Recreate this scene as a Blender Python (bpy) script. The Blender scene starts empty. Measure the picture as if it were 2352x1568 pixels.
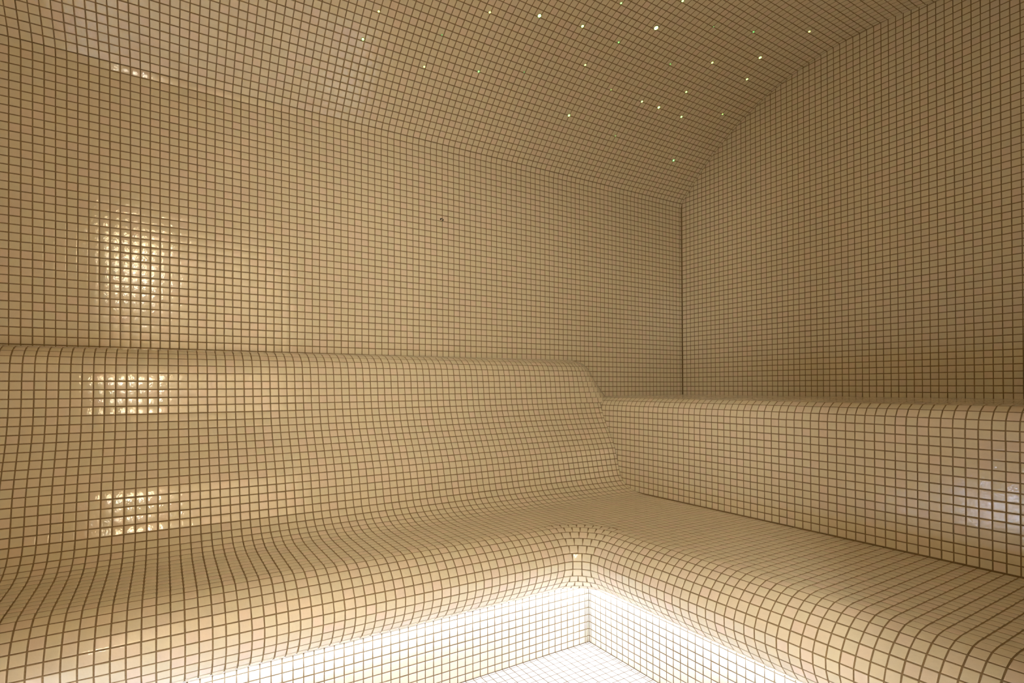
import bpy, math, random
import numpy as np
from mathutils import Matrix, Vector

rng = np.random.default_rng(7)
random.seed(7)
scene = bpy.context.scene
COL = scene.collection

# ------------------------------------------------------------------ units
# Room coordinates: v = distance from the long (left) wall, u = distance from the end (right) wall,
# z = height relative to the camera, all in units of 25 mm.
U = 0.025
ZF = -36.4                      # floor
def W(v, u, z):
    v, u, z = np.broadcast_arrays(np.asarray(v, float), np.asarray(u, float), np.asarray(z, float))
    return np.stack([v * U, -u * U, (z - ZF) * U], axis=-1)

# ------------------------------------------------------------------ camera
F_PX, YAW, PITCH, ROLL, CY = 1275.78, 1.0101, 0.0056, -0.0046, 879.0
CAM_V, CAM_U = 85.357, 98.79
cam_d = bpy.data.cameras.new('camera')
cam = bpy.data.objects.new('camera', cam_d); COL.objects.link(cam)
cam_d.sensor_fit = 'HORIZONTAL'; cam_d.sensor_width = 36.0
cam_d.lens = 36.0 * F_PX / 2352.0
cam_d.shift_y = (CY - 784.0) / 2352.0
cam_d.clip_start = 0.02; cam_d.clip_end = 50
cam.matrix_world = (Matrix.Translation(Vector(W(CAM_V, CAM_U, 0.0).tolist()))
                    @ Matrix.Rotation(YAW, 4, 'Z') @ Matrix.Rotation(math.pi / 2 + PITCH, 4, 'X')
                    @ Matrix.Rotation(ROLL, 4, 'Z'))
scene.camera = cam

# ------------------------------------------------------------------ world, exposure
world = bpy.data.worlds.new('world'); scene.world = world
world.use_nodes = True
world.node_tree.nodes['Background'].inputs[0].default_value = (1.0, 0.82, 0.6, 1)
world.node_tree.nodes['Background'].inputs[1].default_value = 0.02
vs = scene.view_settings
vs.view_transform = 'Standard'; vs.look = 'None'; vs.gamma = 1.0; vs.use_curve_mapping = False
vs.exposure = 0.36
scene.cycles.max_bounces = 10
scene.cycles.diffuse_bounces = 7
scene.cycles.glossy_bounces = 4

LED_STRENGTH = 15.5
NEAR_STRENGTH = 34.0
LED_COLOR = (0.75, 0.93, 1.36)
FILL_POWER = 80.0
SMALL_POWER = 8.0
SMALL_COLOR = (1.0, 0.78, 0.45)
FILL_PANEL_STRENGTH = 55.0
FILL_PANEL_COLOR = (1.0, 0.94, 0.82)
FILL_COLOR = (1.0, 0.92, 0.76)

# ------------------------------------------------------------------ materials
def mat(name):
    m = bpy.data.materials.new(name); m.use_nodes = True
    nt = m.node_tree
    return m, nt, nt.nodes['Principled BSDF']

def tile_material(name, c0, c1, c2, rough):
    m, nt, b = mat(name)
    N, L = nt.nodes, nt.links
    geo = N.new('ShaderNodeNewGeometry'); oi = N.new('ShaderNodeObjectInfo')
    add = N.new('ShaderNodeMath'); add.operation = 'ADD'
    L.new(geo.outputs['Random Per Island'], add.inputs[0]); L.new(oi.outputs['Random'], add.inputs[1])
    fr = N.new('ShaderNodeMath'); fr.operation = 'FRACT'; L.new(add.outputs[0], fr.inputs[0])
    cr = N.new('ShaderNodeValToRGB'); L.new(fr.outputs[0], cr.inputs[0])
    e = cr.color_ramp.elements
    e[0].position = 0.0; e[0].color = (*c0, 1); e[1].position = 1.0; e[1].color = (*c2, 1)
    k = cr.color_ramp.elements.new(0.45); k.color = (*c1, 1)
    tc = N.new('ShaderNodeTexCoord')
    # faint cloudiness of the glaze
    n1 = N.new('ShaderNodeTexNoise'); n1.inputs['Scale'].default_value = 60; n1.inputs['Detail'].default_value = 3
    mix = N.new('ShaderNodeMix'); mix.data_type = 'RGBA'; mix.blend_type = 'MULTIPLY'
    mr = N.new('ShaderNodeMapRange'); mr.inputs['To Min'].default_value = 0.93; mr.inputs['To Max'].default_value = 1.05
    L.new(geo.outputs['Position'], n1.inputs['Vector']); L.new(n1.outputs['Fac'], mr.inputs['Value'])
    cb = N.new('ShaderNodeCombineColor')
    for q in range(3): L.new(mr.outputs['Result'], cb.inputs[q])
    mix.inputs[0].default_value = 1.0
    L.new(cr.outputs['Color'], mix.inputs[6]); L.new(cb.outputs['Color'], mix.inputs[7])
    L.new(mix.outputs[2], b.inputs['Base Color'])
    b.inputs['Roughness'].default_value = rough
    b.inputs['Specular IOR Level'].default_value = 1.0
    # uneven glaze
    n2 = N.new('ShaderNodeTexNoise'); n2.inputs['Scale'].default_value = 190; n2.inputs['Detail'].default_value = 1.5
    L.new(geo.outputs['Position'], n2.inputs['Vector'])
    bp = N.new('ShaderNodeBump'); bp.inputs['Strength'].default_value = 0.22; bp.inputs['Distance'].default_value = 0.0011
    L.new(n2.outputs['Fac'], bp.inputs['Height']); L.new(bp.outputs['Normal'], b.inputs['Normal'])
    return m

M_TILE = tile_material('cream_glazed_tile', (0.862, 0.774, 0.586), (0.838, 0.784, 0.584), (0.886, 0.756, 0.616), 0.085)
M_FLOOR = tile_material('white_floor_tile', (0.88, 0.84, 0.76), (0.87, 0.84, 0.76), (0.89, 0.84, 0.77), 0.30)

M_GROUT, nt, b = mat('brown_grout')
n = nt.nodes.new('ShaderNodeTexNoise'); n.inputs['Scale'].default_value = 420; n.inputs['Detail'].default_value = 3
g = nt.nodes.new('ShaderNodeNewGeometry'); nt.links.new(g.outputs['Position'], n.inputs['Vector'])
cr = nt.nodes.new('ShaderNodeValToRGB')
cr.color_ramp.elements[0].position = 0.3; cr.color_ramp.elements[0].color = (0.235, 0.160, 0.072, 1)
cr.color_ramp.elements[1].position = 0.7; cr.color_ramp.elements[1].color = (0.33, 0.235, 0.122, 1)
nt.links.new(n.outputs['Fac'], cr.inputs[0]); nt.links.new(cr.outputs[0], b.inputs['Base Color'])
b.inputs['Roughness'].default_value = 0.85; b.inputs['Specular IOR Level'].default_value = 0.2

def plain(name, color, rough=0.6, metal=0.0, scale=40):
    m, nt, b = mat(name)
    n = nt.nodes.new('ShaderNodeTexNoise'); n.inputs['Scale'].default_value = scale
    cr = nt.nodes.new('ShaderNodeValToRGB')
    cr.color_ramp.elements[0].color = (*[c * 0.9 for c in color], 1)
    cr.color_ramp.elements[1].color = (*[min(1, c * 1.08) for c in color], 1)
    nt.links.new(n.outputs['Fac'], cr.inputs[0]); nt.links.new(cr.outputs[0], b.inputs['Base Color'])
    b.inputs['Roughness'].default_value = rough; b.inputs['Metallic'].default_value = metal
    return m

def emit(name, color, strength):
    m, nt, b = mat(name)
    b.inputs['Base Color'].default_value = (0.8, 0.8, 0.8, 1)
    b.inputs['Emission Color'].default_value = (*color, 1)
    b.inputs['Emission Strength'].default_value = strength
    return m

M_PLASTER = plain('lobby_plaster', (0.72, 0.64, 0.52), 0.8)
M_ALU = plain('brushed_aluminium', (0.72, 0.72, 0.72), 0.35, 1.0)
M_DARK = plain('dark_speck', (0.012, 0.008, 0.004), 0.5, 0.0, 300)

def brick_material():
    m, nt, b = mat('mosaic_far')
    N, L = nt.nodes, nt.links
    tc = N.new('ShaderNodeTexCoord')
    br = N.new('ShaderNodeTexBrick')
    br.offset = 0.0; br.squash = 1.0
    br.inputs['Scale'].default_value = 1.0
    br.inputs['Brick Width'].default_value = 0.0267; br.inputs['Row Height'].default_value = 0.025
    br.inputs['Mortar Size'].default_value = 0.0016; br.inputs['Mortar Smooth'].default_value = 0.1
    br.inputs['Color1'].default_value = (0.83, 0.77, 0.60, 1); br.inputs['Color2'].default_value = (0.85, 0.76, 0.61, 1)
    br.inputs['Mortar'].default_value = (0.25, 0.17, 0.08, 1)
    L.new(tc.outputs['UV'], br.inputs['Vector'])
    L.new(br.outputs['Color'], b.inputs['Base Color'])
    b.inputs['Roughness'].default_value = 0.2
    return m
M_FAR = brick_material()

# ------------------------------------------------------------------ object helpers
def tag(o, label=None, cat=None, group=None, kind=None):
    if label: o['label'] = label
    if cat: o['category'] = cat
    if group: o['group'] = group
    if kind: o['kind'] = kind
    return o

def mesh_obj(name, verts, faces, m, parent=None, smooth=False):
    me = bpy.data.meshes.new(name)
    me.from_pydata([tuple(map(float, p)) for p in verts], [], [tuple(f) for f in faces])
    if m: me.materials.append(m)
    if smooth:
        me.polygons.foreach_set('use_smooth', [True] * len(me.polygons))
    me.update()
    o = bpy.data.objects.new(name, me); COL.objects.link(o)
    if parent: o.parent = parent
    return o

def empty(name, loc):
    o = bpy.data.objects.new(name, None); COL.objects.link(o)
    o.location = loc; o.empty_display_size = 0.1
    return o

# ------------------------------------------------------------------ projection (which tiles show largest)
_R = np.array(cam.matrix_world.to_3x3()); _C = np.array(cam.matrix_world.translation)
def project(P):
    d = (P - _C) @ _R
    zc = -d[..., 2]
    x = 1176 + F_PX * d[..., 0] / zc; y = CY - F_PX * d[..., 1] / zc
    return x, y, zc

# ------------------------------------------------------------------ tiles
JOINT = 0.0031
THICK = 0.004
BEV = 0.075                      # relative to the tile's width
# template: base ring, shoulder ring, top ring
def ring(s, z): return [(-.5 * s, -.5 * s, z), (.5 * s, -.5 * s, z), (.5 * s, .5 * s, z), (-.5 * s, .5 * s, z)]
TV = np.array(ring(1, -1.0) + ring(1, -0.13) + ring(1 - BEV * 0.55, -0.03) + ring(1 - BEV * 2.2, 0.0))
TF = []
for r in range(3):
    for q in range(4):
        TF.append((r * 4 + q, r * 4 + (q + 1) % 4, r * 4 + 4 + (q + 1) % 4, r * 4 + 4 + q))
TF.append((12, 13, 14, 15))
TF = np.array(TF)
tile_mesh = bpy.data.meshes.new('tile')
tile_mesh.from_pydata([tuple(p) for p in TV], [], [tuple(map(int, f)) for f in TF])
tile_mesh.materials.append(M_TILE); tile_mesh.update()
floor_tile_mesh = tile_mesh.copy(); floor_tile_mesh.materials.clear(); floor_tile_mesh.materials.append(M_FLOOR)

class Tiles:
    """tiles collected for one owner; each is a rigid little slab with a frame of its own"""
    def __init__(self): self.c, self.a, self.b, self.n, self.la, self.lb, self.own, self.polys = [], [], [], [], [], [], [], []
    def grid(self, G, owner, flip=False, keep=None):
        P00, P10, P01, P11 = G[:-1, :-1], G[1:, :-1], G[:-1, 1:], G[1:, 1:]
        c = (P00 + P10 + P01 + P11) / 4
        a = ((P10 + P11) - (P00 + P01)) / 2; b = ((P01 + P11) - (P00 + P10)) / 2
        la = np.linalg.norm(a, axis=-1); lb = np.linalg.norm(b, axis=-1)
        ok = (la > JOINT + .002) & (lb > JOINT + .002)
        if keep is not None: ok &= keep
        c, a, b, la, lb = c[ok], a[ok], b[ok], la[ok], lb[ok]
        a = a / la[:, None]; n = np.cross(a, b); n /= np.linalg.norm(n, axis=-1)[:, None]
        if flip: n = -n
        b = np.cross(n, a)
        k = len(c)
        # hand-laid: tiny tilts and shifts
        t1 = rng.normal(0, 0.0075, k)[:, None]; t2 = rng.normal(0, 0.0075, k)[:, None]; t3 = rng.normal(0, 0.008, k)[:, None]
        a2 = a + t3 * b + t1 * n; a2 /= np.linalg.norm(a2, axis=-1)[:, None]
        n2 = n - t1 * a + t2 * b; n2 -= (n2 * a2).sum(-1)[:, None] * a2; n2 /= np.linalg.norm(n2, axis=-1)[:, None]
        b2 = np.cross(n2, a2)
        c = c + rng.normal(0, .00013, k)[:, None] * a + rng.normal(0, .00013, k)[:, None] * b + rng.normal(0, .00008, k)[:, None] * n
        self.c.append(c); self.a.append(a2); self.b.append(b2); self.n.append(n2)
        self.la.append(la - JOINT); self.lb.append(lb - JOINT); self.own.append(np.full(k, owner))
    def poly(self, pts, nrm, owner): self.polys.append((np.array(pts), np.array(nrm), owner))
    def build(self, owners, mesh, limit=300, frame=True):
        c, a, b, n = map(np.concatenate, (self.c, self.a, self.b, self.n))
        la, lb, own = map(np.concatenate, (self.la, self.lb, self.own))
        ca = la[:, None] / 2 * a; cb = lb[:, None] / 2 * b
        Q = np.stack([c - ca - cb, c + ca - cb, c + ca + cb, c - ca + cb], 1)
        x, y, zc = project(Q)
        area = 0.5 * np.abs((x[:, 2] - x[:, 0]) * (y[:, 3] - y[:, 1]) - (x[:, 3] - x[:, 1]) * (y[:, 2] - y[:, 0]))
        facing = ((_C - c) * n).sum(-1) > 0
        inside = (zc.min(1) > .1) & (x.min(1) > 0) & (x.max(1) < 2352) & (y.min(1) > 0) & (y.max(1) < 1568)
        area = np.where(facing & inside, area, 0)
        order = np.argsort(-area)
        single = np.zeros(len(c), bool)
        if limit: single[order[:limit]] = area[order[:limit]] > 30
        for k in np.nonzero(single)[0]:
            o = bpy.data.objects.new('tile', mesh); COL.objects.link(o)
            o.parent = owners[own[k]]
            M = np.eye(4); M[:3, 0] = a[k] * la[k]; M[:3, 1] = b[k] * lb[k]; M[:3, 2] = n[k] * THICK; M[:3, 3] = c[k]
            o.matrix_world = Matrix(M.tolist())
        for oi, ow in enumerate(owners):
            s = np.nonzero((~single) & (own == oi))[0]
            V = (c[s][:, None, :] + TV[None, :, 0:1] * (a[s] * la[s][:, None])[:, None, :]
                 + TV[None, :, 1:2] * (b[s] * lb[s][:, None])[:, None, :] + TV[None, :, 2:3] * (n[s] * THICK)[:, None, :]).reshape(-1, 3)
            Fq = (TF[None] + (np.arange(len(s)) * len(TV))[:, None, None]).reshape(-1, 4)
            V = list(V); loops = Fq.tolist()
            for pts, nrm, po in self.polys:
                if po != oi: continue
                m_ = len(pts); o0 = len(V); cen = pts.mean(0)
                V += list(pts - nrm * THICK); V += list(pts - nrm * THICK * .1)
                V += list(cen + (pts - cen) * (1 - BEV * 2))
                for r in range(2):
                    for q in range(m_):
                        loops.append([o0 + r * m_ + q, o0 + r * m_ + (q + 1) % m_, o0 + (r + 1) * m_ + (q + 1) % m_, o0 + (r + 1) * m_ + q])
                loops.append([o0 + 2 * m_ + q for q in range(m_)])
            if not loops: continue
            me = bpy.data.meshes.new('mosaic_tiles')
            V = np.array(V); tot = np.array([len(f) for f in loops]); start = np.concatenate([[0], np.cumsum(tot)[:-1]])
            flat = np.concatenate([np.array(f) for f in loops]) if len(set(tot)) > 1 else np.array(loops).reshape(-1)
            me.vertices.add(len(V)); me.vertices.foreach_set('co', V.astype(np.float32).reshape(-1))
            me.loops.add(len(flat)); me.loops.foreach_set('vertex_index', flat.astype(np.int32))
            me.polygons.add(len(tot)); me.polygons.foreach_set('loop_start', start.astype(np.int32))
            me.polygons.foreach_set('loop_total', tot.astype(np.int32))
            me.materials.append(mesh.materials[0]); me.update(calc_edges=True); me.validate()
            o = bpy.data.objects.new('mosaic_tiles', me); COL.objects.link(o)
            inv = ow.matrix_world.inverted(); o.parent = ow; o.matrix_parent_inverse = inv
            o['kind'] = 'stuff'
            o['label'] = 'small cream glazed mosaic tiles set in brown grout'

GREC = 0.0008
def extend(G, i0=0.0, i1=0.0, j0=0.0, j1=0.0):
    """push the rim of a grid outwards (metres) so that neighbouring beds meet without a gap"""
    G = G.copy()
    def out(p, q, d):
        t = p - q; L_ = np.maximum(np.linalg.norm(t, axis=-1), 1e-6)[..., None]
        return p + t / L_ * d
    if i0: G = np.concatenate([out(G[0], G[1], i0)[None], G], 0)
    if i1: G = np.concatenate([G, out(G[-1], G[-2], i1)[None]], 0)
    if j0: G = np.concatenate([out(G[:, 0], G[:, 1], j0)[:, None], G], 1)
    if j1: G = np.concatenate([G, out(G[:, -1], G[:, -2], j1)[:, None]], 1)
    return G
def bed(name, grids, parent=None, back=None, m=None):
    """mortar bed under one or more tile grids; 'back' gives it thickness along minus normal (metres)"""
    V, F = [], []
    for G, flip in grids:
        ni, nj = G.shape[:2]
        a = np.gradient(G, axis=0); b = np.gradient(G, axis=1)
        n = np.cross(a, b); n /= np.maximum(np.linalg.norm(n, axis=-1), 1e-9)[..., None]
        if flip: n = -n
        P = G - n * GREC
        o = len(V); V += list(P.reshape(-1, 3))
        idx = o + np.arange(ni * nj).reshape(ni, nj)
        f = np.stack([idx[:-1, :-1], idx[1:, :-1], idx[1:, 1:], idx[:-1, 1:]], -1).reshape(-1, 4)
        if flip: f = f[:, ::-1]
        F += f.tolist()
        if back:
            o2 = len(V); V += list((G - n * back).reshape(-1, 3))
            i2 = o2 + np.arange(ni * nj).reshape(ni, nj)
            f = np.stack([i2[:-1, :-1], i2[:-1, 1:], i2[1:, 1:], i2[1:, :-1]], -1).reshape(-1, 4)
            if flip: f = f[:, ::-1]
            F += f.tolist()
            def side(e, e2):
                for k in range(len(e) - 1): F.append([int(e[k]), int(e[k + 1]), int(e2[k + 1]), int(e2[k])])
            side(idx[0], i2[0]); side(idx[-1], i2[-1]); side(idx[:, 0], i2[:, 0]); side(idx[:, -1], i2[:, -1])
    return mesh_obj(name, V, F, m or M_GROUT, parent)

# ------------------------------------------------------------------ profiles
PV, PU, PZ = 1.0789, 1.0587, 1.0       # tile pitch across the end wall, along the long wall, upwards

def chaikin(p, it=3):
    p = np.array(p, float)
    for _ in range(it):
        q = np.empty((2 * len(p), 2)); q[0] = p[0]; q[-1] = p[-1]
        q[1:-1:2] = .75 * p[:-1] + .25 * p[1:]; q[2:-1:2] = .25 * p[:-1] + .75 * p[1:]
        p = q
    return p

def rows(poly, pitch_h, anchor_s=0.0, ends=True):
    """positions one tile apart along a polyline (first axis horizontal, second vertical)"""
    d = np.diff(poly, axis=0); L = np.hypot(d[:, 0] / pitch_h, d[:, 1] / PZ)
    s = np.concatenate([[0], np.cumsum(L)])
    k0 = math.ceil((0 - anchor_s) - 1e-6); k1 = math.floor(s[-1] - anchor_s + 1e-6)
    t = anchor_s + np.arange(k0, k1 + 1)
    if ends:
        if t[0] > .15: t = np.concatenate([[0], t])
        if s[-1] - t[-1] > .15: t = np.concatenate([t, [s[-1]]])
    return np.stack([np.interp(t, s, poly[:, 0]), np.interp(t, s, poly[:, 1])], 1), s

def s_at(poly, s, k, val, a=0.0):
    """arc position where coordinate k passes val"""
    x = poly[:, k]
    for i in range(len(x) - 1):
        if (x[i] - val) * (x[i + 1] - val) <= 0 and x[i] != x[i + 1]:
            return s[i] + (val - x[i]) / (x[i + 1] - x[i]) * (s[i + 1] - s[i])

def lattice(lo, hi, pitch, phase):
    k0 = math.ceil(lo / pitch - phase); k1 = math.floor(hi / pitch - phase)
    t = (np.arange(k0, k1 + 1) + phase) * pitch
    if t[0] - lo > .12: t = np.concatenate([[lo], t])
    if hi - t[-1] > .12: t = np.concatenate([t, [hi]])
    return t

U_END, V_END = 142.0, 77.55
UN = 121.5                     # riser of the bench at the near end, behind the camera

# vault profile (v,z): wall, eased springing, circular vault
def vault_z(v):
    return 9.6 + math.sqrt(max(0, 49.2 ** 2 - (v - 38.5) ** 2))
spring = [(0, 36.0), (0, 39.6), (0.05, 40.3), (0.4, 41.0), (1.2, 41.8), (2.4, 42.95), (4.5, 45.1), (6.7, 47.1)]
arc = [(v, vault_z(v)) for v in np.arange(9.5, 67.6, 1.5)]
far = [(V_END - a, z) for a, z in spring[::-1]]
vault = np.concatenate([[(0, -3.277)], chaikin(spring + arc + far[:-2], 2)])

# ------------------------------------------------------------------ long wall + vault
u_wall = lattice(0, U_END, PU, 0.6229)
prof, s_v = rows(vault, 1.0687, 0.0)
jk = int(np.argmax(prof[:, 1] > 39.9))
def wall_grid(us, pr):
    z = pr[None, :, 1] + 0.0036 * us[:, None] * np.clip((38 - pr[None, :, 1]) / 23, 0, 1) * (pr[None, :, 0] < 1)
    v = np.broadcast_to(pr[None, :, 0], z.shape)
    return W(v, np.broadcast_to(us[:, None], z.shape), z)
G = wall_grid(u_wall, prof[:jk + 1])
wall_left = bed('wall_left', [(extend(G, i0=.004), True)], back=0.10); tag(wall_left, 'long wall of cream mosaic tiles in brown grout below the vault', kind='structure')
T = Tiles(); T.grid(G, 0, True); T.build([wall_left], tile_mesh)
G = wall_grid(u_wall, prof[jk:])
ceiling = bed('ceiling', [(extend(G, i0=.004), True)], back=0.10); tag(ceiling, 'barrel vaulted ceiling of cream mosaic tiles', kind='structure')
T = Tiles(); T.grid(G, 0, True); T.build([ceiling], tile_mesh)

# ------------------------------------------------------------------ end wall
def arch(v):
    i = np.interp(v, vault[1:, 0], vault[1:, 1]); return i
v_wall = lattice(0, V_END, PV, 0.1842)
z_wall = -2.277 + np.arange(0, 63)
vv, zz = np.meshgrid(v_wall, z_wall, indexing='ij')
G = W(vv, 0.0, zz)
zb = zz[:-1, :-1]; vm0, vm1 = vv[:-1, :-1], vv[1:, :-1]
keep = zb < np.maximum(arch(vm0), arch(vm1))
# bed follows the arch
vb = np.linspace(-.16, V_END, 60); top = np.array([arch(x) for x in vb]) + .6; top[0] = top[1]
Gb = np.stack([W(vb, 0.0, np.full_like(vb, -3.5)), W(vb, 0.0, top)], 1)
wall_right = bed('wall_right', [(Gb, False)], back=0.10); tag(wall_right, 'arched end wall of cream mosaic tiles above the raised tier', kind='structure')
T = Tiles(); T.grid(G, 0, False, keep); T.build([wall_right], tile_mesh)

# ------------------------------------------------------------------ raised tier along the end wall
UB, ZL, ZS = 28.8, -2.08, -18.72
rr = 2.3
tier = np.array([(0.0, ZL), (UB - rr, ZL)] + [(UB - rr + rr * math.sin(a), ZL - rr + rr * math.cos(a)) for a in np.linspace(0, math.pi / 2, 14)[1:]] + [(UB, ZS)])
_, s_t = rows(tier, PU)
pt, _ = rows(tier, PU, s_at(tier, s_t, 1, -5.63))
v_t = lattice(0, V_END, PV, 0.16)
upper = empty('raised_tier', W(V_END / 2, UB / 2, ZF).tolist())
tag(upper, 'tall upper bench tier with rounded top edge against the end wall', 'bench')
def sweep_v(vs_, pr):           # profile in (u,z), swept along v
    return W(vs_[:, None], pr[None, :, 0], pr[None, :, 1])
jt = int(np.argmax(pt[:, 1] < ZL - 1.2))
Gt, Gf = sweep_v(v_t, pt[:jt + 1]), sweep_v(v_t, pt[jt:])
bpy.context.view_layer.update()
o1 = bed('top', [(extend(Gt, j0=.004), True)]); o2 = bed('front_face', [(extend(Gf, j1=.004), True)])
for o in (o1, o2):
    o.parent = upper; o.matrix_parent_inverse = upper.matrix_world.inverted()
bpy.context.view_layer.update()
T = Tiles(); T.grid(Gt, 0, True); T.grid(Gf, 1, True); T.build([o1, o2], tile_mesh)

# ------------------------------------------------------------------ corner bench: backrest, seat, rounded front edge, riser
V0, U0, RC = 29.5, 53.1, 2.81
VR, UR = 24.0, 47.5            # riser planes
V_EDGE, U_EDGE = 23 * PV, (45 + .81) * PU
back_pts = [(0.0, 4.95), (0.8, 4.95), (1.6, 4.85), (2.8, 4.42), (3.75, 3.75), (4.22, 3.1), (4.42, 2.3), (4.62, 1.4), (4.75, .5), (4.86, -.5), (4.98, -1.56),
            (5.17, -2.8), (5.5, -4.0), (5.95, -5.23), (6.45, -6.3), (7.2, -7.6), (7.75, -8.5), (8.3, -9.5), (8.85, -10.6), (9.32, -11.5),
            (9.70, -12.8), (10.08, -14.3), (10.33, -15.2), (10.63, -16.1), (11.1, -16.9), (11.9, -17.65), (13.2, -18.25), (14.6, -18.58), (16.4, ZS), (18.0, ZS), (V_EDGE, ZS)]
back = chaikin(back_pts, 2)
_, s_b = rows(back, PV)
pb, _ = rows(back, PV, s_b[-1])
# nose profile: offset from the outermost line, height
nose_pts = [(-4.65, ZS), (-3.6, -18.80), (-2.9, -19.0), (-2.1, -19.45), (-1.4, -20.0), (-.85, -20.6), (-.45, -21.25), (-.12, -21.95), (0.0, -22.6), (-.05, -23.3),
            (-.25, -23.95), (-.62, -24.75), (-1.2, -25.6), (-1.95, -26.35), (-2.9, -26.75), (-4.1, -26.95), (-5.45, -27.0)]
nose = chaikin(nose_pts, 2)
pn, s_n = rows(nose, PV, 0.0)
print('backrest rows', len(pb), 'nose rows', len(pn))

bench = empty('corner_bench', W(VR, UR, ZF).tolist())
tag(bench, 'L-shaped built-in mosaic bench with reclined backrest and rounded front edge', 'bench')
bpy.context.view_layer.update()

u_b = lattice(UB, U_END - .3, PU, 0.81)
def sweep_u(us, pr):            # profile in (v,z), swept along u
    return W(pr[None, :, 0], us[:, None], pr[None, :, 1])
# where the backrest turns into seat
js = int(np.argmax(pb[:, 1] < -18.0))
# rounded, receding end of the backrest where it stands above the tier
jc = int(np.argmax(pb[:, 1] < -3.0))
u_e = u_b[u_b > 33.9][0]
up = pb[:jc + 1]
end_z = [-6.0, -2.3, -1.3, -.3, .85, 1.84, 2.74, 3.76, 4.1, 4.5, 4.75, 5.0]
end_u = [21.6, 24.3, 25.3, 26.05, 27.0, 27.65, 28.17, 28.9, 29.4, 30.3, 31.4, 32.4]
KC = 10
rowsE = []
for v_j, z_j in up:
    uw = np.interp(z_j, end_z, end_u); us_ = min(uw + max(v_j, .05), u_e)
    path_ = np.array([(v_j, x) for x in np.linspace(u_e, us_, 12)] + [(v_j * math.cos(t), us_ - (us_ - uw) * math.sin(t)) for t in np.linspace(0, math.pi / 2, 30)[1:]])
    sp_ = np.concatenate([[0], np.cumsum(np.hypot(*np.diff(path_, axis=0).T) + 1e-6)])
    q = np.linspace(0, sp_[-1], KC + 1)
    rowsE.append(W(np.interp(q, sp_, path_[:, 0]), np.interp(q, sp_, path_[:, 1]), z_j))
G_end = np.stack(rowsE, 1)
u_up = u_b[u_b >= u_e - .01]
G_back1 = sweep_u(u_up, pb[:jc + 1])
G_back2 = sweep_u(u_b, pb[jc:js + 1])
G_seatL = sweep_u(u_b, pb[js:])
# right hand seat, beyond the corner square
v_s = np.arange(23, math.floor(V_END / PV) + 1) * PV
v_s = np.concatenate([v_s, [V_END]]) if V_END - v_s[-1] > .12 else v_s
u_s = lattice(UB, U_EDGE, PU, 0.81)
G_seatR = W(v_s[:, None], u_s[None, :], ZS)
# left and right straight front edges
CU, CV = U0 + RC, V0 + RC
u_n = u_b[u_b > CU - .4]; u_n = u_n.copy(); u_n[0] = CU
v_n = v_s[v_s > CV - .4].copy(); v_n[0] = CV
G_noseL = W(V0 + pn[None, :, 0], u_n[:, None], pn[None, :, 1])
G_noseR = W(v_n[:, None], U0 + pn[None, :, 0], pn[None, :, 1])
# quarter-round inner corner of the front edge
aa = np.linspace(0, math.pi / 2, 25)
rad = RC - pn[None, :, 0]
G_noseC = W(CV - rad * np.cos(aa)[:, None], CU - rad * np.sin(aa)[:, None], np.broadcast_to(pn[None, :, 1], (25, len(pn))))

# corner square of the seat: lattice cells cut by the quarter round
RB = RC + 4.65
v_c = np.concatenate([v_s[(v_s >= V_EDGE - .01) & (v_s < CV - .4)], [CV]])
u_c = np.concatenate([u_b[(u_b > U_EDGE - .01) & (u_b < CU - .4)], [CU]])
arc_c = [(CV - RB * math.cos(t), CU - RB * math.sin(t)) for t in np.linspace(0, math.pi / 2, 25)]
Gs = []
def circle_cut(poly2, nrm2, dist):
    """keep the part with dot(p,nrm2) >= dist"""
    out = []
    for i in range(len(poly2)):
        p, q = poly2[i], poly2[(i + 1) % len(poly2)]
        dp, dq = p @ nrm2 - dist, q @ nrm2 - dist
        if dp >= 0: out.append(p)
        if dp * dq < 0: out.append(p + (q - p) * dp / (dp - dq))
    return out

T = Tiles()
back_o = bed('backrest', [(G_back1, False), (G_back2, False), (G_end, True)])
# seat bed: strips plus a flat patch in the corner square
Gpatch = W(np.array([[V_EDGE, V_EDGE], [CV, CV]]), np.array([[U_EDGE, CU], [U_EDGE, CU]]), ZS)
# fan patch outside the quarter round
fan_v = [W(V_EDGE, U_EDGE, ZS - GREC / U)] + [W(a, b_, ZS - GREC / U) for a, b_ in arc_c]
seat_o = bed('seat', [(extend(G_seatL, i0=.004), False), (extend(G_seatR, j0=.004), True)])
me = seat_o.data
vs0 = [tuple(x.co) for x in me.vertices]; fs0 = [tuple(p.vertices) for p in me.polygons]
o0 = len(vs0); vs0 += [tuple(map(float, p)) for p in fan_v]
fs0 += [(o0, o0 + 1 + k, o0 + 2 + k) for k in range(len(arc_c) - 1)]
me.clear_geometry(); me.from_pydata(vs0, [], fs0); me.update()
edge_o = bed('front_edge', [(G_noseL, False), (G_noseC, True), (G_noseR, True)])
# riser
z_r = np.concatenate([[ZF], np.arange(ZF + .88, -27.2, 1.0), [-26.95]])
u_r = np.concatenate([[UR], lattice(UR + .35, U_END - .3, PU, 0.52)])
v_r = np.concatenate([[VR], lattice(VR + .35, V_END, PV, 0.52)])
G_risL = W(VR, u_r[:, None], z_r[None, :]); G_risR = W(v_r[:, None], UR, z_r[None, :])
riser_o = bed('riser', [(extend(G_risL, i0=.003, j0=.004), True), (extend(G_risR, i0=.003, j0=.004), False)])
for o in (back_o, seat_o, edge_o, riser_o):
    o.parent = bench; o.matrix_parent_inverse = bench.matrix_world.inverted()
tag(edge_o, 'rounded front edge overhanging the riser'); tag(back_o, 'reclined backrest curving into the seat'); tag(riser_o, 'riser lit by the light strip')
bpy.context.view_layer.update()
T.grid(G_back1, 0, False); T.grid(G_back2, 0, False); T.grid(G_end, 0, True)
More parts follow.
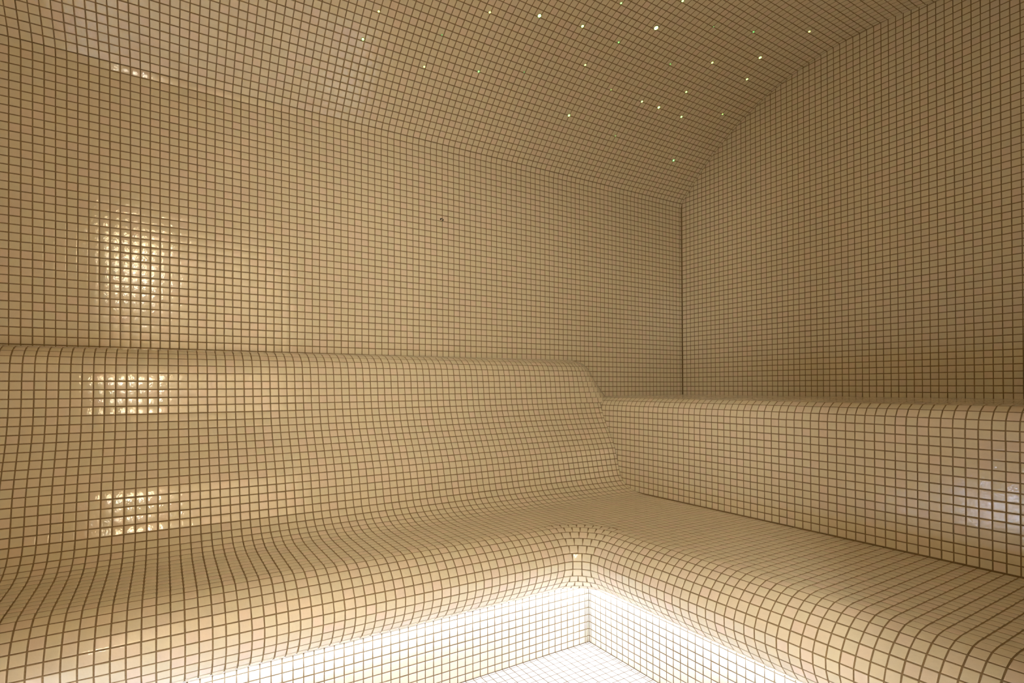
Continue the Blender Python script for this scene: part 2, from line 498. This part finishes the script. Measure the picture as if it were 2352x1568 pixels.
T.grid(G_seatL, 1, False); T.grid(G_seatR, 1, True)
T.grid(G_noseL, 2, False); T.grid(G_noseR, 2, True)
for j in range(len(pn) - 1):    # each course of the corner is set on its own
    rm = RC - .5 * (pn[j, 0] + pn[j + 1, 0])
    k = max(3, round(rm * math.pi / 2 / 1.08))
    ph = 0.0
    ang = np.linspace(0, math.pi / 2, k + 1)
    r2 = RC - pn[None, j:j + 2, 0]
    T.grid(W(CV - r2 * np.cos(ang)[:, None], CU - r2 * np.sin(ang)[:, None], np.broadcast_to(pn[None, j:j + 2, 1], (k + 1, 2))), 2, True)
up_n = np.array([0, 0, 1.0])
JU = JOINT / U / 2
for i in range(len(v_c) - 1):
    for j in range(len(u_c) - 1):
        q = [np.array(p) for p in ((v_c[i] + JU, u_c[j] + JU), (v_c[i + 1] - JU, u_c[j] + JU), (v_c[i + 1] - JU, u_c[j + 1] - JU), (v_c[i] + JU, u_c[j + 1] - JU))]
        cen = sum(q) / 4 - np.array([CV, CU]); d = cen / np.linalg.norm(cen)
        out = circle_cut(q, d, d @ np.array([CV, CU]) + RB + JU)
        if len(out) >= 3:
            o_ = np.array(out); ar = 0.5 * abs(np.dot(o_[:, 0], np.roll(o_[:, 1], 1)) - np.dot(o_[:, 1], np.roll(o_[:, 0], 1)))
            if ar > .04:
                P3 = W(o_[:, 0], o_[:, 1], ZS)
                if np.cross(P3[1] - P3[0], P3[2] - P3[0])[2] < 0: P3 = P3[::-1]
                T.poly(P3, up_n, 1)
T.grid(G_risL, 3, True); T.grid(G_risR, 3, False)
T.build([back_o, seat_o, edge_o, riser_o], tile_mesh)

# ------------------------------------------------------------------ floor
v_f = np.concatenate([[VR], lattice(VR + .35, V_END, PV, 0.52)]); u_f = np.concatenate([[UR], lattice(UR + .35, UN, PU, 0.52)])
G = W(v_f[:, None], u_f[None, :], ZF)
floor = bed('floor', [(extend(G, i0=.003, j0=.003), True)], back=0.08); tag(floor, 'white tiled floor glowing under the light strip', kind='structure')
T = Tiles(); T.grid(G, 0, True); T.build([floor], floor_tile_mesh)

# ------------------------------------------------------------------ walls behind the camera, doorway and lobby
def quad_wall(name, boxes, m, label):
    V, F, UVs = [], [], []
    for (v0, v1, u0, u1, z0, z1) in boxes:
        o = len(V)
        P = [W(v, u, z) for v in (v0, v1) for u in (u0, u1) for z in (z0, z1)]
        V += P
        for f in ((0, 1, 3, 2), (4, 6, 7, 5), (0, 4, 5, 1), (2, 3, 7, 6), (0, 2, 6, 4), (1, 5, 7, 3)):
            F.append([o + k for k in f])
    ob = mesh_obj(name, V, F, m)
    uv = ob.data.uv_layers.new(name='UVMap')
    for p in ob.data.polygons:
        nn = p.normal
        for li in p.loop_indices:
            co = ob.data.vertices[ob.data.loops[li].vertex_index].co
            if abs(nn.x) > .5: uv.data[li].uv = (co.y, co.z)
            elif abs(nn.y) > .5: uv.data[li].uv = (co.x, co.z)
            else: uv.data[li].uv = (co.x, co.y)
    tag(ob, label, kind='structure')
    return ob
DU0, DU1, DZ, DV = 69.6, 107.6, 37.0, 77.6
quad_wall('wall_back', [(DV, DV + 1.4, -4, DU0, ZF, 62), (DV, DV + 1.4, DU1, U_END + 4, ZF, 62), (DV, DV + 1.4, DU0, DU1, DZ, 62)], M_FAR,
          'mosaic wall with the doorway opposite the long wall')
quad_wall('wall_near', [(-4, V_END, U_END, U_END + 4, ZF, 62)], M_FAR, 'mosaic end wall behind the camera')
LV = 119.0
quad_wall('wall_lobby', [(LV, LV + 4, 40, 150, ZF, 62), (DV + 1.4, LV, 36, 40, ZF, 62), (DV + 1.4, LV, 150, 154, ZF, 62)], M_PLASTER, 'plastered lobby walls outside the doorway')
quad_wall('floor_lobby', [(DV, LV, 40, 150, ZF - 4, ZF)], M_PLASTER, 'lobby floor outside the doorway')
quad_wall('ceiling_lobby', [(DV + 1.4, LV, 40, 150, 58, 62)], M_PLASTER, 'lobby ceiling outside the doorway')

# bench at the near end of the room, mirror of the one along the end wall
nb = chaikin([(V_, z_) for V_, z_ in [(U_END - .2, -2.1), (U_END - 4, -2.1), (U_END - 5, -3.0), (U_END - 5, -17.9), (U_END - 5.3, -18.6), (U_END - 6.5, ZS), (UN - 1.2, ZS)]], 2)
nb = np.concatenate([nb, [(UN - 5.6 - o, z) for o, z in nose[2:]], [(UN + .1, -26.98), (UN + .1, ZF + .05)]])
nv = np.array([V0 + .6, V_END - .1])
near_bench = mesh_obj('near_bench', np.concatenate([W(nv[0], nb[:, 0], nb[:, 1]), W(nv[1], nb[:, 0], nb[:, 1]), W(nv, U_END - .2, ZF + .05)]),
    [(k, k + 1, len(nb) + k + 1, len(nb) + k) for k in range(len(nb) - 1)]
    + [tuple(range(len(nb))) + (2 * len(nb),), (tuple(range(len(nb), 2 * len(nb))) + (2 * len(nb) + 1,))[::-1]], M_FAR)
uvn = near_bench.data.uv_layers.new(name='UVMap')
for p_ in near_bench.data.polygons:
    for li in p_.loop_indices:
        vi = near_bench.data.loops[li].vertex_index; co = near_bench.data.vertices[vi].co
        uvn.data[li].uv = (co.x, co.z + co.y * .95)
tag(near_bench, 'mosaic bench at the near end of the room, behind the camera', 'bench')

# ------------------------------------------------------------------ small lobby wall lamp and an added large fill light (behind the camera)
def lathe(name, prof, m, parent=None, seg=20, axis='Z'):
    V, F = [], []
    for r, z in prof:
        for k in range(seg):
            a = 2 * math.pi * k / seg
            V.append((r * math.cos(a), r * math.sin(a), z))
    for i in range(len(prof) - 1):
        for k in range(seg):
            F.append((i * seg + k, i * seg + (k + 1) % seg, (i + 1) * seg + (k + 1) % seg, (i + 1) * seg + k))
    F.append(tuple(range(seg))[::-1]); F.append(tuple((len(prof) - 1) * seg + k for k in range(seg)))
    return mesh_obj(name, V, F, m, parent, True)
def round_light(v, u, z, r, power, color, label):
    lamp = empty('round_light', W(v, u, z).tolist())
    tag(lamp, label, 'lamp')
    m = emit('opal_light', color, power / (4 * math.pi * math.pi * r ** 2))
    gl = lathe('opal_diffuser', [(r, .03), (r, .055), (r * .94, .066), (r * .6, .074), (r * .2, .077)], m, lamp, 40)
    pl = lathe('rim', [(r + .012, 0), (r + .012, .04), (r + .004, .045), (r + .002, .02)], M_ALU, lamp, 40)
    for o_ in (gl, pl): o_.rotation_euler = (0, -math.pi / 2, 0)
round_light(LV - .02, 107.2, 40.5, 0.125, SMALL_POWER, SMALL_COLOR, 'small warm round wall lamp in the lobby outside the doorway')
round_light(LV - .02, 117.5, 34.0, 0.25, FILL_POWER, FILL_COLOR, 'large round fill light added in the lobby outside the doorway')  # added fill that brightens the bench corner, its reflection kept out of view

# fill panel added above the doorway, out of view, to brighten floor and benches
panel = empty('fill_panel', W(87, 82, 57.9).tolist())
tag(panel, 'fill light panel added under the lobby ceiling outside the doorway', 'lamp')
M_FILL_PANEL = emit('fill_panel_diffuser', FILL_PANEL_COLOR, FILL_PANEL_STRENGTH)
def slab(name, hx, hy, z0, z1, m, parent):
    return mesh_obj(name, [(x, y, z) for z in (z0, z1) for x, y in ((-hx, -hy), (hx, -hy), (hx, hy), (-hx, hy))],
                    [(3, 2, 1, 0), (4, 5, 6, 7), (0, 1, 5, 4), (1, 2, 6, 5), (2, 3, 7, 6), (3, 0, 4, 7)], m, parent)
slab('frame', .165, .265, -.02, 0, M_ALU, panel); slab('diffuser', .15, .25, -.026, -.0205, M_FILL_PANEL, panel)

# ------------------------------------------------------------------ light strip under the bench edge
led = empty('light_strip', W(VR, UR, -28).tolist())
tag(led, 'white linear light strip hidden under the rounded bench edge', 'light strip')
def l_sweep(name, sec, m, path, led):
    """section in (offset from riser, z) swept along both risers with a mitred corner"""
    V, F = [], []
    k = len(sec)
    for fn in path:
        for o, z in sec:
            v, u = fn(o); V.append(W(v, u, z))
    for i in range(len(path) - 1):
        for q in range(k):
            F.append((i * k + q, i * k + (q + 1) % k, (i + 1) * k + (q + 1) % k, (i + 1) * k + q))
    F.append(tuple(range(k))); F.append(tuple((len(path) - 1) * k + q for q in range(k))[::-1])
    ob = mesh_obj(name, V, F, m)
    ob.parent = led; ob.matrix_parent_inverse = led.matrix_world.inverted()
    return ob
near_led = empty('light_strip', W(50, UN, -28).tolist())
tag(near_led, 'white linear light strip under the bench behind the camera', 'light strip')
bpy.context.view_layer.update()
CH = [(.04, -27.06), (.04, -27.80), (.36, -27.80), (.40, -27.36), (1.24, -27.15), (1.36, -27.20), (1.40, -27.06)]
DI = [(.42, -27.38), (.45, -27.72), (1.28, -27.25), (1.25, -27.17)]
M_LED = emit('led_diffuser', LED_COLOR, LED_STRENGTH)
M_LED2 = emit('led_diffuser_double', LED_COLOR, NEAR_STRENGTH)
p_bench = [lambda o: (VR + o, UN - 1.5), lambda o: (VR + o, UR + o), lambda o: (V_END - .1, UR + o)]
p_near = [lambda o: (V_END - .2, UN - o), lambda o: (V0 + 1, UN - o)]
l_sweep('channel', CH, M_ALU, p_bench, led); l_sweep('diffuser', DI, M_LED, p_bench, led)
l_sweep('channel', CH, M_ALU, p_near, near_led); l_sweep('diffuser', DI, M_LED2, p_near, near_led)

# ------------------------------------------------------------------ fibre-optic stars in the vault
STARS = [  # image x, y, size (px), hue: 0 green .. 1 yellow, strength
 (833.6, 90, 3.0, .25, 1.0), (869.8, 26, 2.5, .8, .8), (1015, 80, 1.5, 0, .25), (974.4, 153, 2.4, .95, .9), (1099.4, 164, 2.4, .05, .7),
 (1124.9, 28, 2.6, .95, .9), (1203.8, 165.6, 1.5, 0, .2), (1239, 36, 4.2, .35, 1.4), (1338, 60, 3.4, .45, 1.2), (1344, 149, 2.5, .7, .9),
 (1306.7, 265, 3.0, .3, 1.0), (1426.6, 7, 2.4, .15, .7), (1421, 97, 2.2, .1, .6), (1403.5, 206, 1.6, .5, .6), (1474.4, 233, 2.6, .45, 1.0),
 (1413.5, 312, 1.6, .3, .6), (1568, 2, 2.8, .4, 1.0), (1507, 64, 5.0, .55, 1.6), (1639, 61, 1.4, .1, .3), (1730.7, 73, 2.0, .0, .5),
 (1859, 72, 2.4, .85, 1.0), (1746, 132, 3.2, .55, 1.2), (1539.6, 147, 1.8, .1, .5), (1636, 143.7, 2.6, .7, 1.0), (1715.7, 181.7, 2.6, .6, 1.0),
 (1576, 211, 2.4, .35, 1.0), (1513, 246.5, 3.2, .3, 1.2), (1565, 268, 2.6, .35, 1.0), (1659.5, 262, 2.0, .4, .8), (1547, 368, 2.6, .0, 1.0)]
order = sorted(range(len(STARS)), key=lambda k: STARS[k][0])
rank = {k: i for i, k in enumerate(order)}
ordn = ['first', 'second', 'third', 'fourth', 'fifth', 'sixth', 'seventh', 'eighth', 'ninth', 'tenth', 'eleventh', 'twelfth', 'thirteenth', 'fourteenth', 'fifteenth',
        'sixteenth', 'seventeenth', 'eighteenth', 'nineteenth', 'twentieth', 'twenty-first', 'twenty-second', 'twenty-third', 'twenty-fourth', 'twenty-fifth',
        'twenty-sixth', 'twenty-seventh', 'twenty-eighth', 'twenty-ninth', 'thirtieth']
dense = vault[1:]
def hit_vault(px, py):
    d = np.array([(px - 1176) / F_PX, -(py - CY) / F_PX, -1.0]); d = _R @ d
    best = None
    for t in np.arange(.3, 6, .002):
        p = _C + t * d; v, z = p[0] / U, p[2] / U + ZF
        if z > np.interp(v, dense[:, 0], dense[:, 1]):
            a_, b__ = t - .002, t
            for _ in range(20):
                m_ = (a_ + b__) / 2; p = _C + m_ * d; v, z = p[0] / U, p[2] / U + ZF
                if z > np.interp(v, dense[:, 0], dense[:, 1]): b__ = m_
                else: a_ = m_
            return p, v
    return p, v
star_mats = {}
M_FERR = plain('fibre_ferrule', (0.10, 0.09, 0.06), 0.4, 0.0, 200)
for k, (px, py, size, hue, st) in enumerate(STARS):
    p, v = hit_vault(px, py)
    z0, z1 = np.interp([v - .4, v + .4], dense[:, 0], dense[:, 1]); tz = (z1 - z0) / .8
    nrm = np.array([tz, 0, -1.0]); nrm /= np.linalg.norm(nrm)
    key = (hue, st)
    if key not in star_mats:
        colr = (0.16 + .84 * hue, 1.0, .17)
        star_mats[key] = emit('fibre_light', colr, .6 + 3.0 * st)
    dist = np.linalg.norm(p - _C); r = size * .8 * dist / F_PX
    t = empty('star_light', p.tolist())
    t.rotation_euler = Vector(nrm.tolist()).to_track_quat('Z', 'Y').to_euler()
    cname = 'green' if hue < .3 else ('yellow-green' if hue < .65 else 'yellow')
    sname = 'brightest' if size >= 5 else ('bright' if size >= 3 else ('small' if size >= 2 else 'tiny faint'))
    tag(t, '%s %s fibre-optic star in the vault, %s star from the left' % (sname, cname, ordn[rank[k]]), 'star light', 'fibre-optic stars in the vault')
    lathe('ferrule', [(r * 1.35, -.004), (r * 1.35, .0004), (r * 1.05, .0006)], M_FERR, t, 10)
    lathe('lens', [(r, 0), (r, .0008), (r * .75, .0014), (r * .3, .0018)], star_mats[key], t, 10)

# ------------------------------------------------------------------ dark speck on the long wall
def hit_wall(px, py):
    d = _R @ np.array([(px - 1176) / F_PX, -(py - CY) / F_PX, -1.0])
    t = (0 - _C[0]) / d[0]; return _C + t * d
p = hit_wall(1014.5, 504.5)
V, F = [], []
seg, tub = 14, 6
Rr = 0.0058
for i in range(seg + 1):                         # a bent little loop with a thick foot
    a = math.radians(205) - math.radians(300) * i / seg
    rr_ = .0011 + .0022 * math.exp(-((i - 1.5) / 2.5) ** 2) + .0010 * math.exp(-((i - 10) / 2) ** 2)
    cy_, cz_ = Rr * math.cos(a), Rr * .8 * math.sin(a)
    for q in range(tub):
        b_ = 2 * math.pi * q / tub
        V.append((.0022 + rr_ * math.sin(b_), cy_ + rr_ * math.cos(b_) * math.cos(a), cz_ + rr_ * math.cos(b_) * math.sin(a)))
for i in range(seg):
    for q in range(tub):
        F.append((i * tub + q, i * tub + (q + 1) % tub, (i + 1) * tub + (q + 1) % tub, (i + 1) * tub + q))
F.append(tuple(range(tub))[::-1]); F.append(tuple(seg * tub + q for q in range(tub)))
sp = mesh_obj('dark_speck', V, F, M_DARK, None, True); sp.location = p.tolist()
tag(sp, 'tiny dark looped speck stuck on a tile joint of the long wall', 'speck')
